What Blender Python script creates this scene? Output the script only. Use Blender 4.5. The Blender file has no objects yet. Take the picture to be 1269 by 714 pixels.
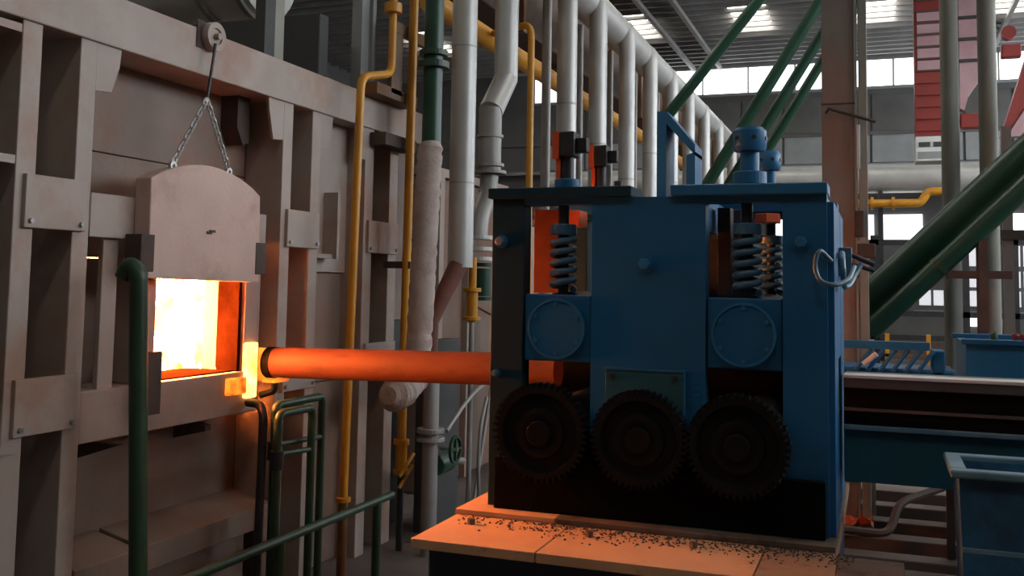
import bpy, bmesh, math, random
from mathutils import Vector, Matrix
random.seed(7)
PI = math.pi
SC = bpy.context.scene
COL = SC.collection

# ------------------------------------------------------------------ camera, world, exposure
F_PX, CY = 1224.0, 260.0
yaw, pitch, roll = math.radians(20.4), math.radians(4.3), math.radians(0.95)
d = Vector((-math.sin(yaw)*math.cos(pitch), math.cos(yaw)*math.cos(pitch), math.sin(pitch)))
r0 = Vector((math.cos(yaw), math.sin(yaw), 0)); u0 = r0.cross(d)
r = r0*math.cos(roll) + u0*math.sin(roll); u = r.cross(d)
cam = bpy.data.cameras.new('camera'); co = bpy.data.objects.new('camera', cam); COL.objects.link(co)
cam.sensor_width = 36.0; cam.lens = F_PX/1269*36; cam.shift_y = -(357-CY)/1269; cam.clip_end = 200
co.matrix_world = Matrix(((r.x, u.x, -d.x, 0), (r.y, u.y, -d.y, 0), (r.z, u.z, -d.z, 1.6), (0, 0, 0, 1)))
SC.camera = co
w = bpy.data.worlds.new('overcast_sky'); SC.world = w; w.use_nodes = True
w.node_tree.nodes['Background'].inputs[0].default_value = (0.80, 0.90, 1.0, 1)
w.node_tree.nodes['Background'].inputs[1].default_value = 1.0
SC.view_settings.view_transform = 'Standard'; SC.view_settings.look = 'None'
SC.view_settings.exposure = 0.0; SC.view_settings.gamma = 1.0; SC.view_settings.use_curve_mapping = False
SKYLIGHT, WINDOW, SIDE_FILL, FIRE = 10.0, 3.0, 8.0, 560.0

# ------------------------------------------------------------------ materials
def mat(name, c1, c2=None, scale=5.0, rough=0.55, metal=0.0, bump=0.15, stain=None, samt=0.5, sscale=2.0, emit=None, estr=0.0, stretch=None, spec=.5):
    m = bpy.data.materials.new(name); m.use_nodes = True
    nt = m.node_tree; N = nt.nodes; L = nt.links; b = N['Principled BSDF']
    tc = N.new('ShaderNodeTexCoord'); mp = N.new('ShaderNodeMapping'); L.new(tc.outputs['Object'], mp.inputs[0])
    if stretch: mp.inputs['Scale'].default_value = stretch
    n1 = N.new('ShaderNodeTexNoise'); n1.inputs['Scale'].default_value = scale; n1.inputs['Detail'].default_value = 6
    L.new(mp.outputs[0], n1.inputs['Vector'])
    rp = N.new('ShaderNodeValToRGB'); rp.color_ramp.elements[0].position = .32; rp.color_ramp.elements[1].position = .68
    c2 = c2 or tuple(x*.75 for x in c1)
    rp.color_ramp.elements[0].color = (*c1, 1); rp.color_ramp.elements[1].color = (*c2, 1)
    L.new(n1.outputs['Fac'], rp.inputs[0]); out = rp.outputs[0]
    if stain:
        n2 = N.new('ShaderNodeTexNoise'); n2.inputs['Scale'].default_value = sscale; n2.inputs['Detail'].default_value = 8; n2.inputs['Roughness'].default_value = .65
        L.new(mp.outputs[0], n2.inputs['Vector'])
        r2 = N.new('ShaderNodeValToRGB'); r2.color_ramp.elements[0].position = 1-samt-.06; r2.color_ramp.elements[1].position = 1-samt+.12
        L.new(n2.outputs['Fac'], r2.inputs[0])
        mx = N.new('ShaderNodeMix'); mx.data_type = 'RGBA'
        L.new(r2.outputs[0], mx.inputs['Factor']); L.new(out, mx.inputs['A']); mx.inputs['B'].default_value = (*stain, 1)
        out = mx.outputs['Result']
    L.new(out, b.inputs['Base Color'])
    b.inputs['Roughness'].default_value = rough; b.inputs['Metallic'].default_value = metal
    b.inputs['Specular IOR Level'].default_value = spec
    if bump:
        n3 = N.new('ShaderNodeTexNoise'); n3.inputs['Scale'].default_value = 40; n3.inputs['Detail'].default_value = 3
        L.new(mp.outputs[0], n3.inputs['Vector'])
        bp = N.new('ShaderNodeBump'); bp.inputs['Strength'].default_value = bump; bp.inputs['Distance'].default_value = .01
        L.new(n3.outputs['Fac'], bp.inputs['Height']); L.new(bp.outputs[0], b.inputs['Normal'])
    if emit:
        b.inputs['Emission Color'].default_value = (*emit, 1); b.inputs['Emission Strength'].default_value = estr
    return m

M = {}
M['furnace'] = mat('glow_tinted_furnace_paint', (.41, .335, .288), (.35, .28, .24), 3, .55, 0, .12, (.34, .205, .15), .47, 1.6)  # warm base and reddish stain stand in for glow bounced onto the wall
M['shell'] = mat('furnace_shell_steel', (.25, .18, .14), (.19, .135, .105), 2.5, .6, 0, .15, (.22, .11, .07), .48, 1.3)  # brown warmed as well, part of the glow held in the colour
M['darkpanel'] = mat('dark_steel_recess_shade', (.055, .055, .052), (.035, .035, .035), 3, .7)  # dark steel; on shell plates it also holds the shade of the recesses
M['door'] = mat('glow_tinted_door', (.63, .46, .395), (.55, .385, .33), 3, .7, 0, .2, (.42, .27, .22), .40, 2.4)  # pinkish tint paints the warm glow on the door front
M['jamb'] = mat('door_jamb_steel', (.42, .31, .26), (.33, .23, .19), 4, .6)
M['refract'] = mat('scorched_refractory', (.030, .0095, .0034), (.014, .004, .0015), 8, .9, 0, .4, spec=0)
M['rustdark'] = mat('dark_rusty_block', (.10, .065, .05), (.06, .04, .035), 7, .8)
M['concrete'] = mat('floor_concrete', (.15, .11, .095), (.095, .072, .063), 1.2, .85, 0, .2, (.05, .04, .036), .45, .8)
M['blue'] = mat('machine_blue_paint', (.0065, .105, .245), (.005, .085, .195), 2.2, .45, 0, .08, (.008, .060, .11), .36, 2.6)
M['deepblue'] = mat('deep_blue_paint', (.006, .034, .050), (.004, .024, .036), 3, .6, 0, .1, spec=.2)  # darker blue for the left columns and left front cap
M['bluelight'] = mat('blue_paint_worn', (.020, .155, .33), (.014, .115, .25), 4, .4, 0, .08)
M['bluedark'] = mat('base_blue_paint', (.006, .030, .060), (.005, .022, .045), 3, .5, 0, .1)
M['teal'] = mat('conveyor_teal_paint', (.012, .095, .125), (.009, .07, .095), 2.5, .5, 0, .1, (.02, .03, .035), .4, 2)
M['binblue'] = mat('bin_blue_paint', (.018, .115, .23), (.012, .075, .15), 3, .55, 0, .25, (.015, .04, .07), .45, 3)
M['binrim'] = mat('bin_worn_rim', (.15, .24, .29), (.09, .17, .22), 8, .5)
M['greaseshade'] = mat('black_grease_shade', (.0045, .0042, .004), (.003, .003, .003), 6, .8, 0, .25, spec=.08)  # greasy black that also carries the shade low on the machine
M['gear'] = mat('greasy_gear_steel', (.009, .008, .0075), (.005, .0045, .0045), 9, .5, .1, .2, spec=.18)
M['spring'] = mat('blue_spring_paint', (.05, .13, .22), (.03, .09, .16), 9, .35)
M['darksteel'] = mat('dark_steel', (.045, .043, .045), (.028, .027, .028), 7, .45, .4)
M['steel'] = mat('bare_steel', (.42, .42, .43), (.30, .30, .31), 7, .35, .8)
M['orange'] = mat('orange_paint_firelight', (.72, .10, .02), (.55, .07, .015), 6, .45)  # plain orange, also standing in for firelight on some machine parts
M['primer'] = mat('red_brown_primer', (.22, .085, .06), (.15, .06, .045), 6, .6)
M['firelitorange'] = mat('firelit_block_orange', (.38, .075, .025), (.22, .045, .018), 7, .6)  # firelight on the left inner block put into its colour
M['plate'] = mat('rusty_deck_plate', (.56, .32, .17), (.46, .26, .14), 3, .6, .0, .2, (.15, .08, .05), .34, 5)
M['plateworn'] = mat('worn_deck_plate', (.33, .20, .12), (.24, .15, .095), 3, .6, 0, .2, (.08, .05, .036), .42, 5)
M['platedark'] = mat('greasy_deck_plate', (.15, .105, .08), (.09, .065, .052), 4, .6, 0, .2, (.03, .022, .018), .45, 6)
M['silver'] = mat('aluminium_cladding', (.50, .49, .47), (.42, .41, .39), 3, .42, .35, .05)
M['silverdull'] = mat('dull_cladding', (.36, .34, .32), (.27, .255, .24), 3, .5, .3, .08)
M['yellow'] = mat('gas_yellow_paint', (.62, .27, .012), (.50, .21, .012), 4, .42, 0, .05, (.28, .11, .02), .33, 5)
M['bronze'] = mat('brown_bracket_paint', (.17, .075, .018), (.11, .045, .015), 5, .55)
M['green'] = mat('pipe_green_paint', (.014, .066, .035), (.010, .048, .026), 3, .38, 0, .06)
M['greendark'] = mat('pole_green_paint', (.028, .065, .030), (.018, .043, .022), 6, .42, 0, .1, (.03, .03, .025), .38, 6)
M['insul'] = mat('cloth_insulation', (.47, .385, .34), (.36, .285, .25), 7, .9, 0, .5, (.30, .20, .165), .38, 5)
M['column'] = mat('rusty_column_paint', (.27, .215, .18), (.21, .17, .145), 2, .6, 0, .15, (.27, .13, .085), .42, 1.4, stretch=(1, 1, .4))
M['pole'] = mat('khaki_pole_paint', (.29, .28, .235), (.24, .23, .195), 3, .7)
M['roof'] = mat('roof_sheet', (.12, .115, .11), (.085, .08, .078), 2, .7)
M['purlin'] = mat('roof_purlin', (.27, .26, .25), (.2, .19, .185), 2, .6)
M['wallback'] = mat('dark_wall_sheet', (.13, .125, .12), (.095, .09, .088), 1.2, .8)
M['panel'] = mat('grey_wall_panel', (.31, .32, .32), (.23, .24, .24), 1.5, .7)
M['red'] = mat('crane_red_paint', (.27, .026, .018), (.20, .02, .015), 2, .5)
M['pink'] = mat('pale_lit_red', (.46, .29, .31), (.38, .21, .23), 2, .5)  # pale copy of the crane red, its lit side painted in
M['white'] = mat('white_paint', (.7, .7, .68), (.6, .6, .58), 3, .5)
M['brown'] = mat('brown_steel_bar', (.10, .062, .048), (.065, .042, .034), 4, .7)
M['chain'] = mat('galvanised_chain', (.55, .54, .52), (.4, .39, .38), 20, .4, .5)
M['conveyor'] = mat('worn_rail_steel', (.11, .095, .09), (.07, .06, .057), 5, .40, .2)
M['rail'] = mat('rail_highlight', (.85, .80, .76), (.75, .70, .66), 8, .35, .2)  # near-white so the strip reads as a highlight along the rail
M['billet'] = mat('hot_scaled_tube', (.115, .034, .018), (.08, .024, .013), 7, .65, 0, .2, (.05, .016, .010), .40, 9, emit=(1, .10, .02), estr=.035, stretch=(.5, 1, 1), spec=.2)
M['lens'] = mat('skylight_panel', (.8, .8, .75), None, 2, .6, 0, 0, emit=(1, .97, .88), estr=SKYLIGHT)
M['glass'] = mat('daylit_window_pane', (.8, .8, .8), None, 2, .4, 0, 0, emit=(.93, .97, 1), estr=WINDOW)
M['glassdim'] = mat('frosted_dim_pane', (.8, .8, .8), None, 2, .4, 0, 0, emit=(.93, .95, 1), estr=.55)
M['glassside'] = mat('side_fill_pane', (.8, .8, .8), None, 2, .4, 0, 0, emit=(.86, .93, 1), estr=SIDE_FILL)
M['hose'] = mat('blue_grey_hose', (.08, .16, .22), (.05, .11, .16), 10, .4)
M['flake'] = mat('mill_scale', (.035, .022, .018), (.02, .014, .012), 30, .6)

def fire_material():
    m = bpy.data.materials.new('furnace_fire'); m.use_nodes = True
    nt = m.node_tree; N = nt.nodes; L = nt.links; b = N['Principled BSDF']
    b.inputs['Base Color'].default_value = (.3, .15, .05, 1)
    tc = N.new('ShaderNodeTexCoord'); n = N.new('ShaderNodeTexNoise'); n.inputs['Scale'].default_value = 5; n.inputs['Detail'].default_value = 5
    L.new(tc.outputs['Object'], n.inputs['Vector'])
    rp = N.new('ShaderNodeValToRGB')
    e = rp.color_ramp.elements; e[0].position = .36; e[0].color = (1, .27, .060, 1); e[1].position = .52; e[1].color = (.011, .0021, .00007, 1)
    L.new(n.outputs['Fac'], rp.inputs[0]); L.new(rp.outputs[0], b.inputs['Emission Color'])
    b.inputs['Emission Strength'].default_value = FIRE
    return m
M['fire'] = fire_material()
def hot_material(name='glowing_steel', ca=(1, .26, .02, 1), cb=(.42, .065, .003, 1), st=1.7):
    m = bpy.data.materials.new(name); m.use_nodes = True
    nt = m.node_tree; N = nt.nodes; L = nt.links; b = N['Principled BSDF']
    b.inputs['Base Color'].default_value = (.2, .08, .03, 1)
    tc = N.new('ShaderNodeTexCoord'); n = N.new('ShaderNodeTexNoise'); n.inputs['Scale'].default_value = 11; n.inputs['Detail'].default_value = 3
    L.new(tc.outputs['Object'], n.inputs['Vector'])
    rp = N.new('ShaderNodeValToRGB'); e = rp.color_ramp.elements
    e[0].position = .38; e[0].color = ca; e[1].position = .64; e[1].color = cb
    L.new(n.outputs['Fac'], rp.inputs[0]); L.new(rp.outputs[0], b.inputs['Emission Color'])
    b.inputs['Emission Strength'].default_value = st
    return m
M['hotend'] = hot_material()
M['hotwhite'] = hot_material('white_hot_steel', (1, .5, .14, 1), (1, .30, .035, 1), 4.5)

# ------------------------------------------------------------------ mesh helpers
class MB:
    def __init__(s): s.v = []; s.f = []
    def add(s, vs, fs):
        k = len(s.v); s.v += [tuple(p) for p in vs]; s.f += [tuple(i+k for i in f) for f in fs]; return s
    def box(s, x0, x1, y0, y1, z0, z1):
        return s.add([(x0,y0,z0),(x1,y0,z0),(x1,y1,z0),(x0,y1,z0),(x0,y0,z1),(x1,y0,z1),(x1,y1,z1),(x0,y1,z1)],
                     [(0,3,2,1),(4,5,6,7),(0,1,5,4),(1,2,6,5),(2,3,7,6),(3,0,4,7)])
    def prism(s, poly, ax, a, b):
        n = len(poly)
        def P(p, t): return {'x': (t, p[0], p[1]), 'y': (p[0], t, p[1]), 'z': (p[0], p[1], t)}[ax]
        vs = [P(p, a) for p in poly] + [P(p, b) for p in poly]
        return s.add(vs, [tuple(range(n)), tuple(range(2*n-1, n-1, -1))] + [(i, n+i, n+(i+1) % n, (i+1) % n) for i in range(n)])
    def tube(s, path, rad, seg=16, cap=True, closed=False):
        path = [Vector(p) for p in path]; n = len(path)
        rad = rad if isinstance(rad, (list, tuple)) else [rad]*n
        rings = []; prev = None
        for i, p in enumerate(path):
            if closed: t = path[(i+1) % n] - path[i-1]
            else: t = path[min(i+1, n-1)] - path[max(i-1, 0)]
            if t.length < 1e-9: t = Vector((0, 0, 1))
            t.normalize()
            if prev is None:
                a = Vector((0, 0, 1)) if abs(t.z) < .9 else Vector((1, 0, 0))
                nx = t.cross(a).normalized()
            else: nx = (prev - t*prev.dot(t)).normalized()
            prev = nx; ny = t.cross(nx)
            rings.append([p + (nx*math.cos(2*PI*k/seg) + ny*math.sin(2*PI*k/seg))*rad[i] for k in range(seg)])
        vs = [q for rg in rings for q in rg]; fs = []
        for i in range(n if closed else n-1):
            a = i*seg; b = ((i+1) % n)*seg
            for k in range(seg): fs.append((a+k, a+(k+1) % seg, b+(k+1) % seg, b+k))
        if cap and not closed:
            fs.append(tuple(range(seg-1, -1, -1))); fs.append(tuple(range((n-1)*seg, n*seg)))
        return s.add(vs, fs)
    def cyl(s, p0, p1, rad, seg=20): return s.tube([p0, p1], rad, seg)
    def ring(s, p0, p1, ro, ri, seg=24):
        p0 = Vector(p0); p1 = Vector(p1); t = (p1-p0).normalized()
        a = Vector((0, 0, 1)) if abs(t.z) < .9 else Vector((1, 0, 0)); nx = t.cross(a).normalized(); ny = t.cross(nx)
        vs = []
        for p, q in ((p0, ro), (p1, ro), (p1, ri), (p0, ri)):
            vs += [p + (nx*math.cos(2*PI*k/seg)+ny*math.sin(2*PI*k/seg))*q for k in range(seg)]
        fs = [(j*seg+k, j*seg+(k+1) % seg, ((j+1) % 4)*seg+(k+1) % seg, ((j+1) % 4)*seg+k) for j in range(4) for k in range(seg)]
        return s.add(vs, fs)
    def build(s, name, m, parent=None, bevel=0.0, smooth=False, label=None):
        me = bpy.data.meshes.new(name); me.from_pydata(s.v, [], s.f)
        bm = bmesh.new(); bm.from_mesh(me); bmesh.ops.recalc_face_normals(bm, faces=bm.faces); bm.to_mesh(me); bm.free()
        me.materials.append(M[m])
        o = bpy.data.objects.new(name, me); COL.objects.link(o)
        if parent is not None:
            o.parent = parent
            if parent.type == 'EMPTY': o.location = -parent.location
        if smooth:
            me.polygons.foreach_set('use_smooth', [True]*len(me.polygons))
            md = o.modifiers.new('edge', 'EDGE_SPLIT'); md.split_angle = math.radians(40)
        if bevel:
            md = o.modifiers.new('bevel', 'BEVEL'); md.width = bevel; md.segments = 2; md.limit_method = 'ANGLE'
        if label: o['label'] = label
        return o

def B(*a): return MB().box(*a)
def arc(pts, rad=.08, n=6):
    """round the corners of a polyline"""
    P = [Vector(p) for p in pts]; out = [P[0]]
    for i in range(1, len(P)-1):
        a, b, c = P[i-1], P[i], P[i+1]
        q = min(rad, (a-b).length*.45, (c-b).length*.45)
        s_ = b+(a-b).normalized()*q; e_ = b+(c-b).normalized()*q
        for k in range(n+1):
            t = k/n; out.append(s_*(1-t)**2 + b*2*t*(1-t) + e_*t*t)
    return out+[P[-1]]
def tag(o, label, cat, group=None):
    o['label'] = label; o['category'] = cat
    if group: o['group'] = group
    return o
def thing(name, loc, label, cat, group=None):
    o = bpy.data.objects.new(name, None); COL.objects.link(o); o.location = loc; o.empty_display_size = .2
    return tag(o, label, cat, group)
def struct(o): o['kind'] = 'structure'; return o
def share(src, name, dx, dy, dz, parent):
    o = src.copy(); o.name = name; COL.objects.link(o); o.parent = parent
    o.location = src.location + Vector((dx, dy, dz)); return o

FZ = -.30
# ------------------------------------------------------------------ hall shell
XL, XR, YF, YB, ZR = -16.0, 9.0, -8.0, 30.0, 8.45
struct(B(XL-.3, XR+.3, YF-.3, YB+.3, FZ-.2, FZ).build('floor', 'concrete'))
ceil = struct(B(XL-.3, XR+.3, YF-.3, YB+.3, ZR, ZR+.15).build('ceiling', 'roof'))
pl = B(XL, XR, 17.05, 17.13, ZR-.14, ZR).build('purlin', 'purlin', ceil)
for i in range(1, 26): share(pl, 'purlin', 0, i*.5, 0, ceil)
for x in (-5.25, -4.45, 3.0):
    B(x-.05, x+.05, 4, YB, ZR-.26, ZR-.14).build('tie_beam', 'purlin', ceil)
sk = None
for y in (-1.5, 9.5, 17.0, 24.0):  # foremost row is unseen, added to light the machine front
    for x in (-12.4, -9.4, -6.4, -3.4, -.45, 2.5, 5.5):
        if y < 0 and x in (-3.4, 2.5): continue
        if sk is None: sk = B(x, x+.9, y, y+2.2, ZR-.03, ZR-.01).build('skylight', 'lens', ceil)
        else: share(sk, 'skylight', x+12.4, y+1.5, 0, ceil)
wb = struct(B(XL, XR, YB, YB+.3, FZ, ZR).build('wall_back', 'wallback'))
struct(B(XL-.3, XL, YF, YB, FZ, ZR).build('wall_left', 'wallback'))
struct(B(XR, XR+.3, YF, YB, FZ, ZR).build('wall_right', 'wallback'))
struct(B(XL, XR, YF-.3, YF, FZ, ZR).build('wall_front', 'wallback'))
# high window strip of the back wall
w1 = struct(B(-10.5, XR-.1, YB-.06, YB, 7.38, 7.46).build('window_1', 'panel'))
pn = B(-10.4, -9.1, YB-.05, YB-.01, 7.46, 8.22).build('pane', 'glass', w1)
for i in range(1, 14): share(pn, 'pane', i*1.36, 0, 0, w1)
# lower windows of the back wall
w2 = struct(B(-3.2, 8.5, YB-.06, YB, 2.9, 2.98).build('window_2', 'panel'))
for x0, x1 in ((-2.9, -1.9), (-1.65, -.65), (-.32, -.12), (.14, 1.16), (3.35, 3.75), (4.2, 5.2), (5.5, 6.5)):
    B(x0, x1, YB-.05, YB-.01, 3.0, 3.74).build('pane', 'glass', w2)
w3 = struct(B(.9, 4.4, YB-.06, YB, .98, 1.06).build('window_3', 'panel'))
for x0, x1 in ((1.05, 1.35), (1.42, 1.7), (2.2, 2.62), (3.3, 3.6), (3.68, 4.0)):
    for z0, z1 in ((1.2, 1.62), (1.72, 2.16), (2.3, 2.86)):
        if x0 < 2 and z0 > 1.7: continue
        B(x0, x1, YB-.05, YB-.01, z0, z1).build('pane', 'glassdim', w3)
B(2.33, 2.58, YB-.05, YB-.01, .65, .93).build('pane', 'glass', w3)
# unseen glowing panes added in the right-hand side wall to light the hall
w4 = struct(B(XR-.06, XR, 2.5, YB-.5, 3.9, 4.0).build('side_fill_window', 'panel'))
pn = B(XR-.05, XR-.01, 2.7, 4.9, 4.0, 7.0).build('pane', 'glassside', w4)
for i in range(1, 11): share(pn, 'pane', 0, i*2.4, 0, w4)
# grey panels and dark rails on the back wall
pa = None
for j, (z0, z1, m) in enumerate(((5.25, 6.05, 'panel'), (6.15, 7.2, 'wallback'))):
    pa = B(-9.9, -8.75, YB-.05, YB, z0, z1).build('wall_panel', m, wb, .01)
    for i in range(1, 15): share(pa, 'wall_panel', i*1.22, 0, 0, wb)
B(XL, XR, YB-.25, YB, 5.1, 5.2).build('wall_rail', 'panel', wb)
B(XL, XR, YB-.1, YB, 6.04, 6.14).build('wall_rail', 'wallback', wb)

# ------------------------------------------------------------------ furnace
FX = -3.40   # face of the buckstays
SX = -3.67   # shell plane
fur = thing('reheating_furnace', (-4.2, 4.5, FZ), 'long grey steel reheating furnace with upright stays and glowing charge opening', 'furnace')
tb = B(-3.74, -3.385, 1.6, 7.25, 2.69, 2.935).build('top_beam', 'furnace', fur, .006)
def post(y0, y1, zt=2.70, x0=SX, x1=FX):
    return B(x0, x1, y0, y1, FZ, zt).build('post', 'furnace', fur, .005)
for y0, y1 in ((2.1, 2.21), (3.145, 3.252), (3.472, 3.572), (5.118, 5.222), (5.445, 5.55), (6.15, 6.275), (6.53, 6.66)): post(y0, y1)
# cross plates between the paired posts
for y0, y1 in ((3.185, 3.53), (5.165, 5.53), (6.19, 6.64)):
    for z0, z1 in ((1.805, 2.035), (.925, 1.165)):
        B(FX-.02, FX+.022, y0, y1, z0, z1).build('cross_plate', 'furnace', fur, .004)
        for yb in (y0+.03, y1-.03):
            MB().cyl((FX+.02, yb, z0+.03), (FX+.036, yb, z0+.03), .012, 6).build('bolt', 'steel', fur)
# gussets under the top beam
for poly in ([(3.572, 2.69), (3.73, 2.69), (3.72, 2.60), (3.675, 2.475), (3.572, 2.465)],
             [(5.118, 2.69), (4.955, 2.69), (4.965, 2.62), (5.015, 2.445), (5.118, 2.455)],
             [(5.55, 2.69), (5.70, 2.69), (5.69, 2.62), (5.665, 2.47), (5.55, 2.455)],
             [(6.15, 2.69), (6.09, 2.69), (6.10, 2.46), (6.15, 2.46)]):
    MB().prism(poly, 'x', FX-.02, FX-.002).build('gusset', 'furnace', fur)
# dark brackets standing behind the gussets
for y in (4.86, 5.78): 
    MB().prism([(y, 2.69), (y+.12, 2.69), (y+.12, 2.42), (y+.06, 2.40), (y, 2.5)], 'x', SX, SX+.12).build('bracket', 'rustdark', fur)
# shell plates (door bay leaves the opening free)
def shell(y0, y1, z0, z1, m='shell', x=SX): return B(x-.12, x, y0, y1, z0, z1).build('shell_plate', m, fur, .004)
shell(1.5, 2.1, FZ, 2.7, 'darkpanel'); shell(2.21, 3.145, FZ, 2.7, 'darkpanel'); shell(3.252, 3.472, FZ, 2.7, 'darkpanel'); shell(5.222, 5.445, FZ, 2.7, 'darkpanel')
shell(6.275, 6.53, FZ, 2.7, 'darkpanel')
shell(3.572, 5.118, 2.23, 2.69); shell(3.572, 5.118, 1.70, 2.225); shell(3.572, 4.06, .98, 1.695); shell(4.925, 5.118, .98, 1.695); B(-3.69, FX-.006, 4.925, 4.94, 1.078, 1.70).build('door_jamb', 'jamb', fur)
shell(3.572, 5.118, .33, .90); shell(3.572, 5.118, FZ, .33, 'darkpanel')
shell(5.55, 6.15, 1.66, 2.69, 'furnace', SX+.13); shell(5.55, 6.15, .92, 1.655, 'shell', SX+.10); shell(5.55, 6.15, FZ, .915, 'shell', SX+.12)
shell(6.66, 7.25, 1.3, 2.69, 'shell', SX+.05); shell(6.66, 7.25, FZ, 1.295, 'darkpanel', SX+.05)
B(SX+.1, FX-.06, 5.57, 5.85, 1.75, 1.78).build('stiffener', 'furnace', fur)
B(SX, FX-.03, 5.84, 5.87, 1.75, 2.2).build('stiffener', 'furnace', fur)
# ribs in the bay left of the first post
for z in (.86, 2.07, 2.63): B(SX, FX+.01, 2.22, 3.13 + (.09 if z < 1 else 0), z, z+.035).build('stiffener', 'furnace', fur)
MB().prism([(2.95, .30), (3.13, .46), (3.17, .40), (3.0, .24)], 'x', FX-.02, FX+.015).build('stiffener', 'furnace', fur)
# plates round the door
B(FX-.03, FX+.005, 3.572, 3.875, 1.785, 1.99).build('cross_plate', 'furnace', fur, .004)
B(FX-.06, FX-.03, 3.70, 3.80, 1.06, 1.785).build('stiffener', 'furnace', fur, .004)
B(SX, FX-.04, 4.86, 5.03, 1.77, 1.99).build('cross_plate', 'furnace', fur, .004)
sill = B(SX, FX-.002, 3.572, 4.95, .842, 1.078).build('sill_beam', 'jamb', fur, .006)
MB().prism([(SX, .80), (FX-.02, .80), (SX, .72)], 'y', 3.85, 3.88).build('sill_bracket', 'rustdark', fur)
MB().prism([(SX, .84), (FX-.06, .80), (FX-.06, .77), (SX, .72)], 'y', 4.55, 4.60).build('sill_bracket', 'rustdark', fur)
B(SX-.02, FX-.01, 3.955, 4.06, 1.078, 1.70).build('door_jamb', 'jamb', fur, .006)
B(-3.57, FX-.005, 4.80, 4.925, 1.078, 1.70).build('door_jamb', 'jamb', fur, .006)
B(-3.57, FX-.03, 4.772, 4.80, 1.06, 1.70).build('refractory_lining', 'refract', fur)
B(SX-.1, FX-.05, 4.06, 4.085, 1.06, 1.70).build('refractory_lining', 'refract', fur)
B(SX-.1, FX-.05, 4.085, 4.772, 1.04, 1.085).build('refractory_lining', 'refract', fur)
B(SX-.1, FX-.05, 4.085, 4.772, 1.62, 1.70).build('refractory_lining', 'refract', fur)
# glowing chamber behind the opening: a box open towards the hall
ch = MB()
ch.box(-4.5, -4.44, 3.7, 5.6, .95, 1.8)
ch.box(-4.44, -3.785, 5.54, 5.6, .95, 1.8); ch.box(-4.44, -3.785, 3.7, 3.76, .95, 1.8); ch.box(-4.44, -3.785, 3.76, 5.54, 1.74, 1.8)
ch.build('fire_chamber', 'fire', fur, label='white hot burning chamber seen through the opening')
MB().box(-4.56, -3.785, 5.605, 5.66, .85, 1.9).box(-4.56, -3.785, 3.64, 3.695, .85, 1.9).box(-4.56, -4.505, 3.695, 5.605, .85, 1.9).build('chamber_casing', 'refract', fur)
B(-4.6, -3.785, 3.65, 5.65, .85, .95).build('hearth_floor', 'refract', fur); B(-4.6, -3.785, 3.65, 5.65, 1.8, 1.9).build('chamber_roof', 'refract', fur)
# hot lips of the charge opening
B(FX-.02, FX+.03, 4.80, 4.895, .925, 1.24).build('hot_lip', 'hotwhite', fur, .01, label='glowing yellow lip of the opening')
B(FX-.02, FX+.03, 4.635, 4.795, .955, 1.05).build('hot_lip', 'hotend', fur, .01)
# door stop plate left of the opening
B(-3.36, -3.325, 3.90, 4.02, .935, 1.24).build('stop_plate', 'rustdark', fur, .004)
B(FX, -3.345, 3.88, 3.96, .955, 1.02).build('stop_plate', 'rustdark', fur, .004)
# ledge below the opening
MB().prism([(SX, .350), (FX+.01, .285), (FX+.01, .16), (SX, .16)], 'y', 4.02, 5.112).build('ledge', 'shell', fur, .004)
MB().prism([(SX, .350), (FX+.01, .285), (FX+.01, .16), (SX, .16)], 'y', 3.575, 3.985).build('ledge', 'shell', fur, .004)
B(FX-.10, FX-.05, 3.68, 4.93, FZ, .155).build('ledge_skirt', 'shell', fur, .004)
B(FX-.03, FX, 5.03, 5.11, FZ, .155).build('ledge_skirt', 'shell', fur, .004)
# pulley over the beam with its rod
MB().cyl((-3.385, 4.36, 2.905), (-3.345, 4.36, 2.905), .078, 24).ring((-3.345, 4.36, 2.905), (-3.335, 4.36, 2.905), .078, .045).cyl((-3.345, 4.36, 2.905), (-3.315, 4.36, 2.905), .018, 12).build('pulley', 'furnace', fur, smooth=True)
B(-3.385, -3.378, 4.25, 4.31, 2.83, 2.98).build('pulley_bracket', 'rustdark', fur)
# top clutter on the furnace: uprights, dark flue box
MB().box(-3.49, -3.42, 4.915, 5.02, 2.935, 6.0).build('roof_post', 'darkpanel', fur)
MB().box(-3.49, -3.42, 5.02, 5.115, 2.935, 6.0).build('roof_post', 'pole', fur)
MB().box(-3.50, -3.42, 6.08, 6.14, 2.935, 6.0).box(-3.50, -3.42, 6.24, 6.29, 2.935, 6.0).box(-3.48, -3.45, 6.14, 6.24, 2.935, 6.0).build('roof_post', 'panel', fur)
B(-5.2, -3.56, 5.75, 5.87, 2.6, 3.43).build('flue_box', 'darkpanel', fur, .01)
B(-3.60, -3.53, 5.80, 5.90, 2.935, 3.0).build('lug', 'bronze', fur)
B(-4.6, -3.70, 1.6, 7.25, 2.55, 2.70).build('roof_plate', 'darkpanel', fur)
B(-4.7, -4.6, 1.6, 7.25, FZ, 2.70).build('rear_plate', 'darkpanel', fur)

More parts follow.
